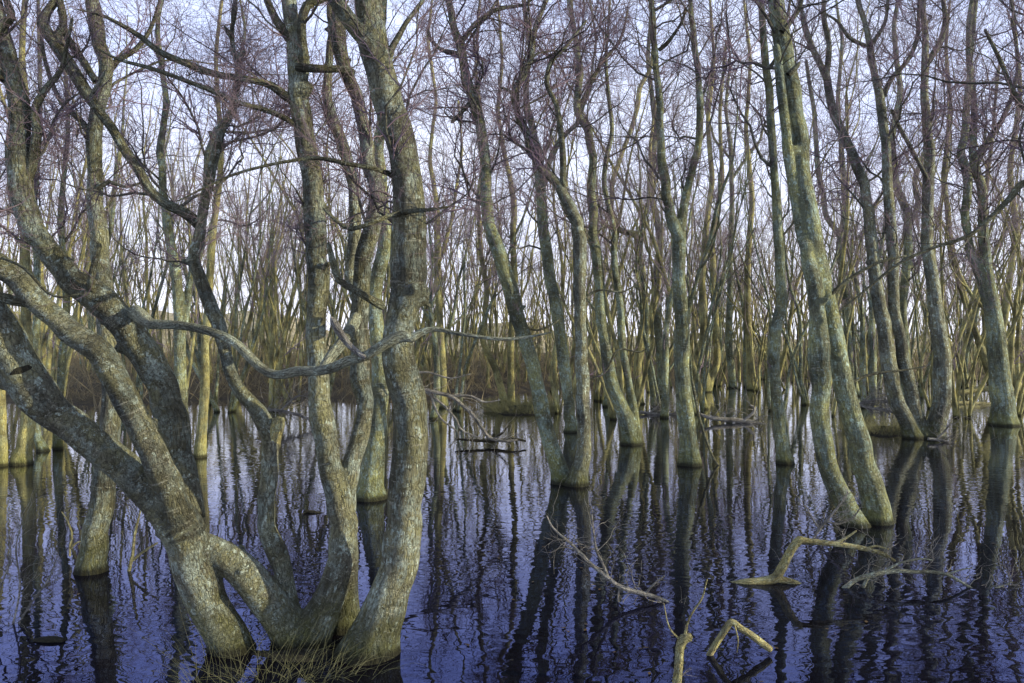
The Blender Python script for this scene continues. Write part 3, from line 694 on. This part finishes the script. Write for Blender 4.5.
def water_mat():
    m = bpy.data.materials.new('dark_pond_water'); m.use_nodes = True
    nt = m.node_tree; nt.nodes.clear()
    out = nt.nodes.new('ShaderNodeOutputMaterial')
    geo = nt.nodes.new('ShaderNodeNewGeometry')
    def nz(sx, sy, det, rough, dist=0.0):
        mp = nt.nodes.new('ShaderNodeMapping'); mp.inputs['Scale'].default_value = (sx, sy, 1)
        mp.inputs['Rotation'].default_value = (0, 0, 0.12)
        nt.links.new(geo.outputs['Position'], mp.inputs[0])
        n = node(nt, 'ShaderNodeTexNoise', Scale=1.0, Detail=det, Roughness=rough, Distortion=dist)
        nt.links.new(mp.outputs[0], n.inputs['Vector']); return n.outputs[0]
    w1 = nz(6.8, 10.5, 1.3, 0.4, 0.3); w2 = nz(1.3, 1.8, 1, 0.4); patch = ramp(nt, nz(0.28, 0.22, 2, 0.5), [(0.38, 0.22), (0.60, 1.15)])
    h = mathn(nt, 'ADD', mathn(nt, 'MULTIPLY', mathn(nt, 'MULTIPLY', w1, patch), 0.55), mathn(nt, 'MULTIPLY', w2, 0.9))
    bp = node(nt, 'ShaderNodeBump', Strength=1.0, Distance=0.0037); nt.links.new(h, bp.inputs['Height'])
    fr = node(nt, 'ShaderNodeFresnel', IOR=1.36); nt.links.new(bp.outputs[0], fr.inputs['Normal'])
    gl = node(nt, 'ShaderNodeBsdfGlossy', Roughness=0.0); nt.links.new(bp.outputs[0], gl.inputs['Normal'])
    c = mix(nt, ramp(nt, fr.outputs[0], [(0.08, 0), (0.45, 1)]), (0.34, 0.42, 1.0), (0.94, 0.95, 1.0))
    nt.links.new(c, gl.inputs['Color'])
    df = node(nt, 'ShaderNodeBsdfDiffuse'); df.inputs['Color'].default_value = (0.006, 0.005, 0.006, 1)
    mx = nt.nodes.new('ShaderNodeMixShader'); nt.links.new(mathn(nt, 'MULTIPLY', fr.outputs[0], 1.3, True), mx.inputs[0])
    nt.links.new(df.outputs[0], mx.inputs[1]); nt.links.new(gl.outputs[0], mx.inputs[2]); nt.links.new(mx.outputs[0], out.inputs[0])
    return m
grid('water', np.linspace(-80, 80, 9), np.linspace(-30, 75, 9), lambda X, Y: X * 0.0, water_mat())

# ------------------------------------------------------------------ undergrowth, grass
rng = np.random.default_rng(21)
def stuff(name, label, cat, mb, mat):
    o = mb.build(name, mat); tag(o, label, cat, kind='stuff'); return o
brush_m = twig_material('brush', (0.26, 0.21, 0.12), (0.44, 0.37, 0.22), (0.26, 0.22, 0.14))
mb = MB(); n = 26000
Y = rng.uniform(22, 60, n); X = rng.uniform(-0.72, 0.72, n) * Y; z = land(X, Y); k = z > 0.02
S = np.stack([X, Y, z - 0.03], -1)[k]; m_ = len(S)
D = rng.normal(0, 0.5, (m_, 3)); D[:, 2] = 0.8
mb.tubes(grow(S, D, rng.uniform(0.2, 0.85, m_), 5, 0.22, -0.02), taper(rng.uniform(0.004, 0.009, m_), 5, 0.5), 3)
stuff('undergrowth', 'tangled brown undergrowth and dead bracken covering the far bank', 'undergrowth', mb, brush_m)

mb, mt = MB(), MB(); n = 1350
Y = 26 + 48 * rng.random(n) ** 0.9; X = rng.uniform(-0.74, 0.74, n) * Y; k = (X > -0.12 * Y) | (rng.random(n) < 0.4); X, Y = X[k], Y[k]; n = len(X); z = np.maximum(land(X, Y), 0)
S = np.stack([X, Y, z - 0.05], -1); D = rng.normal(0, 0.17, (n, 3)); D[:, 2] = 1
H_ = rng.uniform(2.5, 8.5, n)
P = grow(S, D, H_, 12, 0.11, 0.08); R = taper(0.008 + H_ * rng.uniform(0.003, 0.006, n), 12, 0.2)
mb.tubes(P, R, 6)
pos, d, rad, i = spawn(P, R, n * 6, 0.25, 1.0, (0.4, 0.9), 0.5, 0.005)
mt.tubes(grow(pos, d, rng.uniform(0.5, 1.8, n * 6), 6, 0.2, 0.06), taper(np.minimum(rad, 0.010), 6, 0.4), 3)
nb = sum(len(q) for q in mb.Q)
mb.add(np.concatenate(mt.V), np.concatenate(mt.Q), np.concatenate(mt.B))
o = stuff('thicket', 'far-off thicket of thin bare stems behind the background stand', 'thicket', mb, M_far)
o.data.materials.append(M_twig_far); mi = np.ones(len(o.data.polygons), np.int32); mi[:nb] = 0
o.data.polygons.foreach_set('material_index', mi)
# leaning thin saplings and dead sticks along the bank
mb = MB(); n = 900
Y = rng.uniform(20, 44, n); X = rng.uniform(-0.72, 0.72, n) * Y; z = land(X, Y); k = z > -0.25; n = int(k.sum())
S = np.stack([X, Y, np.maximum(z, -0.05)], -1)[k]; D = rng.normal(0, 0.45, (n, 3)); D[:, 2] = 0.9
P = grow(S, D, rng.uniform(0.8, 3.2, n), 9, 0.14, 0.03); R = taper(rng.uniform(0.008, 0.02, n), 9, 0.3); mb.tubes(P, R, 5)
pos, d, rad, i = spawn(P, R, n * 7, 0.2, 1.0, (0.4, 1.0), 0.5, 0.003)
mb.tubes(grow(pos, d, rng.uniform(0.2, 0.9, n * 7), 6, 0.22, 0.03), taper(rad, 6, 0.4), 3)
stuff('brushwood', 'pale tangled brushwood and dead shoots along the far water edge', 'brushwood', mb, brush_m)

grass_m = twig_material('sedge', (0.10, 0.115, 0.045), (0.26, 0.25, 0.14), (0.14, 0.14, 0.07))
def blades(mb, cx, cy, cz, rx, ry, n, L, r=0.0016, out=0.6):
    a = rng.uniform(0, 6.28, n); q = np.sqrt(rng.random(n))
    S = np.stack([cx + rx * q * np.cos(a), cy + ry * q * np.sin(a), np.full(n, cz)], -1)
    D = np.stack([np.cos(a) * out * rng.random(n), np.sin(a) * out * rng.random(n), np.ones(n)], -1) + rng.normal(0, 0.25, (n, 3))
    mb.tubes(grow(S, D, rng.uniform(*L, n), 7, 0.10, -0.13), taper(np.full(n, r), 7, 0.3), 3)

def mound(mb, cx, cy, rx, ry, h, seg=20, rings=8):
    V = []; 
    for i in range(rings + 1):
        f = i / rings
        for j in range(seg):
            t = 2 * math.pi * j / seg; rr = 1 + 0.18 * math.sin(3 * t + cx) + 0.1 * math.sin(5 * t)
            V.append([cx + rx * f * rr * math.cos(t), cy + ry * f * rr * math.sin(t), h * (1 - f * f) * (1 + 0.2 * math.sin(4 * t + 7 * f)) - 0.06 * f])
    V = np.array(V); i = np.arange((rings + 1) * seg).reshape(rings + 1, seg)
    Q = np.stack([i[:-1], np.roll(i[:-1], -1, 1), np.roll(i[1:], -1, 1), i[1:]], -1).reshape(-1, 4)
    mb.add(V, Q)

# tussock things: the grassy hummocks (mound + blades)
def hummock(label, px, py, wpx, depth, h, nb, L, r=0.002):
    Y = base_dist(py); c = wp(px, py, Y); rx = wpx * 0.5 / F_PX * Y
    root = empty('grass_hummock', label, 'hummock', (c[0], c[1], 0))
    a_ = MB(); mound(a_, c[0], c[1], rx, depth, h); a_.build('mound', M_dark, root)
    g_b = MB(); blades(g_b, c[0], c[1], h * 0.3, rx, depth, nb, L, r, 1.1); g_b.build('grass_blades', grass_m, root)
hummock('low grassy hummock in the water left of the crossed pair of alders', 520, 411, 74, 1.3, 0.13, 1500, (0.15, 0.4), 0.004)
hummock('dim sedge hummock at the foot of the three-stem clump', 882, 432, 84, 0.9, 0.10, 900, (0.15, 0.35), 0.003)
# foot of the big tree: root mound blackened for shadow/dark water, pale dry grasses
root = empty('root_mound_and_shade', 'root mound blackened to stand for shadow and dark water, with dry pale grasses under the sprawling foreground alder', 'hummock', (-1.2, 4.2, 0))
a_ = MB(); mound(a_, -1.16, 4.32, 0.52, 0.24, 0.03); a_.build('mound', M_dark, root)
g_b = MB(); blades(g_b, -1.28, 3.95, 0.0, 0.36, 0.16, 120, (0.15, 0.5), 0.0008, 1.4)
blades(g_b, -1.0, 4.0, 0.02, 0.35, 0.12, 60, (0.10, 0.3), 0.0010, 1.6)
g_b.build('grass_blades', grass_m, root)

# ------------------------------------------------------------------ dead wood
rng = np.random.default_rng(31)
def deadwood(name, label, cat, Y, main, forks=(), twigs=0, mat=M_dead, tw_len=(0.06, 0.25), tw_r=0.0016, twmat=None, group=None, sides=12):
    b = wp(main[0][0], main[0][1], Y); root = empty(name, label, cat, (b[0], b[1], 0), group)
    lines = []
    for i, t in enumerate([main] + list(forks)):
        P = np.array([wp(p[0], p[1], Y + (p[3] if len(p) > 3 else 0)) for p in t]); R = np.array([p[2] * 0.5 / F_PX * Y for p in t])
        p, r = spline(P, R, 0.015)
        p = np.vstack([p[0] - (p[1] - p[0]) * 0.4, p, p[-1] + (p[-1] - p[-2]) * 0.4]); r = np.concatenate([[r[0] * 0.15], r, [r[-1] * 0.15]])
        m = MB(); m.tubes(p, r, sides, 0.06); lines.append((p, r, m.build('branch' if i == 0 else 'side_branch', mat, root)))
    if twigs:
        tot = sum(len(q[0]) for q in lines)
        for p, r, br in lines:
            m = MB()
            k = int(twigs * len(p) / tot); k = k if k > 6 else 1
            pos, d, rad, i = spawn(p[None], r[None], k, 0.15, 1.0, (0.5, 1.2), 0.35, tw_r)
            rad = np.minimum(rad, tw_r * 1.8)
            P1 = grow(pos, d, rng.uniform(*tw_len, k), 8, 0.25, 0.05); m.tubes(P1, taper(rad, 8, 0.4), 5)
            pos, d, rad, i = spawn(P1, taper(rad, 8, 0.4), k * 3, 0.2, 1.0, (0.5, 1.1), 0.7, tw_r * 0.6)
            m.tubes(grow(pos, d, rng.uniform(tw_len[0] * 0.4, tw_len[1] * 0.5, k * 3), 6, 0.25, 0.03), taper(rad, 6, 0.5), 4)
            m.build('twigs', twmat or M_grey, br)
    return root

deadwood('fallen_branch', 'yellow bent branch arching out of the water at right, forked at its foot', 'branch', 5.6,
  [(716,586,3,.05),(730,585,6,.03),(745,583,8),(762,581,9),(775,578,10),(782,568,9),(787,558,8.5),(794,546,8),(800,540,8),(806,541,6.5),(832,543.5,5.5),(850,546,5.2),(866,549,5),(882,553.5,4.4),(895,561,3)],
  [[(774,578,8),(785,580,7),(799,585,6),(808,590,4)],[(836,543,3),(846,538,2.5),(856,531,2)],[(866,549,3),(876,546,2),(888,549,1.5)]], twigs=26, tw_len=(0.05, 0.3))
deadwood('fallen_branch', 'thin grey-green twiggy branch trailing right from the yellow bent branch', 'branch', 5.5,
  [(826,601,4),(834,598,4.5),(845,588,5),(855.5,580,4.5),(868,576,4.8),(882,572.5,4.8),(900,571,4.4),(916,572,4),(932,572,3.5),(946,574.5,3.2),(958,580,3),(966,585,2.6),(979,592,2.6),(988,590,2.2),(996,588,1.8),(1012,582,1)],
  [[(868,576,4),(862,590,3.5),(858,600,3),(863,606,2)],[(882,573,3),(900,563,2.2),(920,559,1.8),(932,560,1.2)],[(946,575,2),(960,570,1.6),(972,568,1)]], twigs=64, mat=M_pale, tw_len=(0.08, 0.36))
deadwood('fallen_branch', 'V-shaped yellow stick poking from the water at bottom right', 'branch', 4.32,
  [(706,662,6),(709,656,6.5),(714,647,7),(720,638,7),(727,627,7.5),(732,622,7.5),(740,628,7),(749,633.5,7),(758,640,7),(767,647,6.5),(771,650,6)], [[(735,626,1.6,-.03),(738,640,1.4,-.06),(737,652,1,-.1)]])
deadwood('broken_stake', 'stubby mossy stump of a branch rising at the bottom edge', 'branch', 3.95,
  [(676,700,10),(677,684,10),(679,662,9),(680,648,9),(684,639,10),(691,637,8)], [[(684,640,3),(688,622,2.2),(694,610,2),(702,598,2),(707,580,1.2)],[(682,641,2.4),(674,634,2),(668,624,1.5),(664,604,1)]], twigs=8)
deadwood('fallen_branch', 'grey forked dead branch lying in the water at bottom centre', 'branch', 5.2,
  [(668,602,3,0),(655,597,4),(640,593,5),(632,591,5),(623,588,5),(614,583,4.6),(607,577,4.4),(598,570,4),(590,563,3.6),(580,553,3.2),(570,543,2.8),(563,537,2.4),(557,532,2.2),(551,525,1.8),(547,516,1.2)],
  [[(608,578,3.6),(603,564,3),(597,552,2.4),(594,536,2),(592,515,1.2)],[(655,597,3),(664,606,2.6),(669,620,2),(675,636,1.4)],[(620,587,2.6),(618,600,2.2),(622,612,1.6)],[(645,594,2.4),(654,584,2),(664,576,1.4)]], twigs=56, mat=M_grey, tw_len=(0.06, 0.34))
deadwood('root_tangle', 'small pale tangle of rootlets breaking the water surface at bottom centre', 'roots', 4.7,
  [(536,640,2),(545,638,2.5),(556,641,2.5),(570,648,2.5),(584,655,2),(598,660,1.6)],[[(556,641,2),(560,634,1.8),(572,640,1.6),(577,644,1)],[(540,639,1.8),(537,650,1.6),(541,656,1)],[(575,650,2),(588,648,1.5),(598,654,1)]], twigs=26, mat=M_grey, tw_len=(0.04, 0.14))
deadwood('fallen_branch', 'spray of thin grey dead branches dipping into the water right of the thick stem', 'branch', 8.5,
  [(395,372,5),(420,388,4),(450,396,4),(462,405,3.6),(473,415,3.6),(482,428,3.4),(490,438,3.4),(505,441,3),(517,440,2)],
  [[(420,388,3),(440,402,2.6),(455,418,2.4),(462,430,2),(480,438,1.6)],[(450,396,2.6),(470,396,2.2),(485,402,1.8),(500,400,1)],[(430,392,2.4),(440,417,2),(458,433,1.8),(452,444,1.2)],[(405,378,2.6),(425,372,2),(450,378,1.6),(470,374,1)]], twigs=40, mat=M_grey, tw_len=(0.1, 0.5), tw_r=0.002)
deadwood('stick', 'forked pale stick upright in the water beside the leaning olive alder', 'stick', 5.9,
  [(128,576,3.4),(129,571,3.4),(131,562,3.2),(133,553,3),(134,540,2.6),(136,528,2.4),(141,509,1.4)], [[(131,562,2.6),(140,554,2.4),(149,548,2.2),(157,543,1.6)]], twigs=4)
deadwood('stick', 'thin broken twig in the water left of the leaning olive alder', 'stick', 6.1,
  [(70,556,2),(70,546,2),(72,535,1.8),(68,522,1.6),(62,512,1)], [[(71,548,2),(76,543,1.8),(82,541,1)]], twigs=6)
deadwood('floating_log', 'short black log floating at the bottom left', 'log', 4.52, [(34,641,5),(44,640,8),(54,640,9),(64,641,7)], mat=M_dark)
deadwood('floating_log', 'small dark stick floating between the slim bent stem and thick stems', 'log', 7.9, [(304,511,2),(312,512,3.5),(322,514,3.5),(330,515,2)], mat=M_dark)
deadwood('floating_log', 'little curved pale bark piece floating left of the kneed stem', 'log', 12.4, [(238,447,2),(244,451,3),(250,452,3),(257,449,2)], mat=M_dead)
deadwood('fallen_log', 'mossy log with twigs lying in the water left of the smooth slender alder', 'log', 16.6, [(700,414,3),(712,418,4),(742,421,5),(758,424,5),(772,428,4)], [[(742,421,3),(752,414,3),(754,408,3),(750,405,2)]], twigs=30, mat=M_grey, tw_len=(0.3, 0.9), tw_r=0.005)
deadwood('fallen_log', 'bleached fallen trunk lying across the water left of the broad-footed alder', 'log', 23.5, [(946,396,4),(965,392,6),(985,389,6),(1012,386,4)], mat=M_dead)
deadwood('fallen_log', 'thin pale log lying just in front of the bleached fallen trunk', 'log', 21.5, [(940,402,3),(960,403,4),(990,404,3),(1006,405,2)], mat=M_dead)
deadwood('brush_pile', 'heap of pale fallen twigs on the water behind the twin-stemmed tree', 'brush', 16.5, [(850,402,3),(866,407,3),(884,410,3),(902,414,3)], [[(855,408,2.4),(872,400,2.4),(890,402,2)]], twigs=70, mat=M_grey, tw_len=(0.3, 0.9), tw_r=0.005)
deadwood('brush_pile', 'tangle of fallen grey twigs behind the slim bent stem on the far bank', 'brush', 16.0, [(255,412,3),(275,410,3),(295,414,3),(312,420,3)], [[(280,411,2.4),(292,400,2),(300,395,2)]], twigs=60, mat=M_grey, tw_len=(0.2, 0.8), tw_r=0.004)
deadwood('brush_pile', 'grey twigs and root ends spilling right from the foot of the three-stem clump', 'brush', 13.4, [(928,439,3),(940,440,3),(954,444,2.4),(966,446,1.6)], [[(936,440,2.4),(944,432,2),(950,424,1.4)]], twigs=40, mat=M_grey, tw_len=(0.15, 0.6), tw_r=0.003)
deadwood('drowned_twigs', 'spray of bare grey shoots at the foot of the twin-stemmed green tree', 'twigs', 6.9, [(812,540,2.4),(822,526,2.6),(834,512,2.4),(842,502,1.8),(848,492,1.2)], [[(826,521,2),(838,524,1.8),(852,518,1.4),(860,508,1)],[(820,530,2),(812,518,1.6),(806,506,1)]], twigs=40, mat=M_grey, tw_len=(0.08, 0.35), tw_r=0.0016)
deadwood('fallen_branch', 'thin dark branch lying on the water left of the slanting mid-water alder', 'branch', 13.0, [(455,439,2),(472,440,3),(492,441,3.4),(512,439,3),(526,441,2)], [[(492,441,2.4),(502,433,2),(508,426,1.4)]], twigs=26, mat=M_dark, tw_len=(0.1, 0.5), tw_r=0.003)
deadwood('brush_pile', 'low litter of twigs caught between the forked alder and the blue-grey forking tree', 'brush', 18.5, [(640,412,3),(655,414,3),(672,415,3)], [[(650,413,2.4),(658,406,2)]], twigs=50, mat=M_grey, tw_len=(0.2, 0.8), tw_r=0.005)
# rank twiggy shoots in the lower left water
deadwood('drowned_twigs', 'spray of thin bare shoots standing in the water at lower left', 'twigs', 4.8,
  [(4,650,2.4),(14,620,2),(20,585,1.8),(16,550,1.4),(22,520,1)], [[(6,645,2),(30,605,1.8),(48,580,1.4),(58,555,1)],[(-8,640,2),(-4,600,1.8),(10,560,1.5),(8,530,1)]], twigs=60, mat=M_grey, tw_len=(0.08, 0.4), tw_r=0.0012)

# ------------------------------------------------------------------ camera, light, sky
# scattered fallen leaves and alder cones afloat on the pool
rng = np.random.default_rng(41)
mb = MB(); n = 900
Y = 3.6 + 18 * rng.random(n) ** 1.3; X = rng.uniform(-0.68, 0.68, n) * Y
keep = np.sin(X * 1.7 + 1) + np.sin(Y * 1.3 + X) + rng.normal(0, 0.6, n) > 0.5; X, Y = X[keep], Y[keep]; n = len(X)
a = rng.uniform(0, 6.28, n); L = rng.uniform(0.008, 0.022, n); ca, sa = np.cos(a), np.sin(a)
Q4 = []
for u, v in ((-1, 0), (0, -0.55), (1, 0), (0, 0.55)):
    Q4.append(np.stack([X + L * (u * ca - v * sa), Y + L * (u * sa + v * ca), 0.004 + 0.003 * rng.random(n)], -1))
mb.add(np.stack(Q4, 1).reshape(-1, 3), np.arange(n * 4).reshape(n, 4))
o = mb.build('floating_leaves', twig_material('dead_leaf', (0.05, 0.03, 0.015), (0.16, 0.10, 0.04), (0.08, 0.06, 0.03))); tag(o, 'small brown leaf litter scattered afloat on the dark water', 'leaves', kind='stuff')

cam = bpy.data.cameras.new('camera'); co = bpy.data.objects.new('camera', cam); col.objects.link(co)
co.location = (0, 0, CAM_H); co.rotation_euler = (math.radians(90), 0, 0)
cam.sensor_width = 36; cam.lens = F_PX / 1024 * 36; cam.clip_end = 4000; cam.clip_start = 0.05
scene.camera = co

EL, AZ = math.radians(14), math.radians(99)     # azimuth clockwise from +Y (the view direction)
sd = Vector((math.sin(AZ) * math.cos(EL), math.cos(AZ) * math.cos(EL), math.sin(EL)))
su = bpy.data.lights.new('sun', 'SUN'); su.energy = 5.0; su.angle = math.radians(0.53); su.color = (1.0, 0.88, 0.58)
so = bpy.data.objects.new('sun', su); col.objects.link(so); so.rotation_euler = sd.to_track_quat('Z', 'Y').to_euler(); so.location = (20, -20, 20)

w = bpy.data.worlds.new('World'); scene.world = w; w.use_nodes = True
nt = w.node_tree; nt.nodes.clear()
out = nt.nodes.new('ShaderNodeOutputWorld'); bg = nt.nodes.new('ShaderNodeBackground')
sky = nt.nodes.new('ShaderNodeTexSky'); sky.sky_type = 'NISHITA'; sky.sun_disc = False
sky.sun_elevation = EL; sky.sun_rotation = AZ; sky.air_density = 1.0; sky.dust_density = 1.5; sky.ozone_density = 1.5
# thin bright high haze, whiter towards the horizon
tc = nt.nodes.new('ShaderNodeTexCoord')
sp = nt.nodes.new('ShaderNodeSeparateXYZ'); nt.links.new(tc.outputs['Generated'], sp.inputs[0])
g = ramp(nt, sp.outputs[2], [(0.02, 0.0), (0.42, 1.0)])
hc = mix(nt, g, (11.4, 11.7, 13.6), (7.2, 8.7, 13.6))
mp = nt.nodes.new('ShaderNodeMapping'); mp.inputs['Scale'].default_value = (1.2, 1.2, 3.5); nt.links.new(tc.outputs['Generated'], mp.inputs[0])
hz = node(nt, 'ShaderNodeTexNoise', Scale=1.8, Detail=5, Roughness=0.55); nt.links.new(mp.outputs[0], hz.inputs['Vector'])
hc = mix(nt, ramp(nt, hz.outputs[0], [(0.42, 0.0), (0.66, 0.7)]), hc, (11.6, 12.2, 13.8))
hzf = ramp(nt, sp.outputs[2], [(0.40, 0.88), (0.62, 0.12)])      # the bright haze thins out towards the zenith
c = mix(nt, hzf, sky.outputs[0], hc)
nt.links.new(c, bg.inputs[0]); bg.inputs[1].default_value = 0.13
nt.links.new(bg.outputs[0], out.inputs[0])

scene.view_settings.view_transform = 'Standard'; scene.view_settings.look = 'None'; scene.view_settings.exposure = 0
scene.render.engine = 'CYCLES'
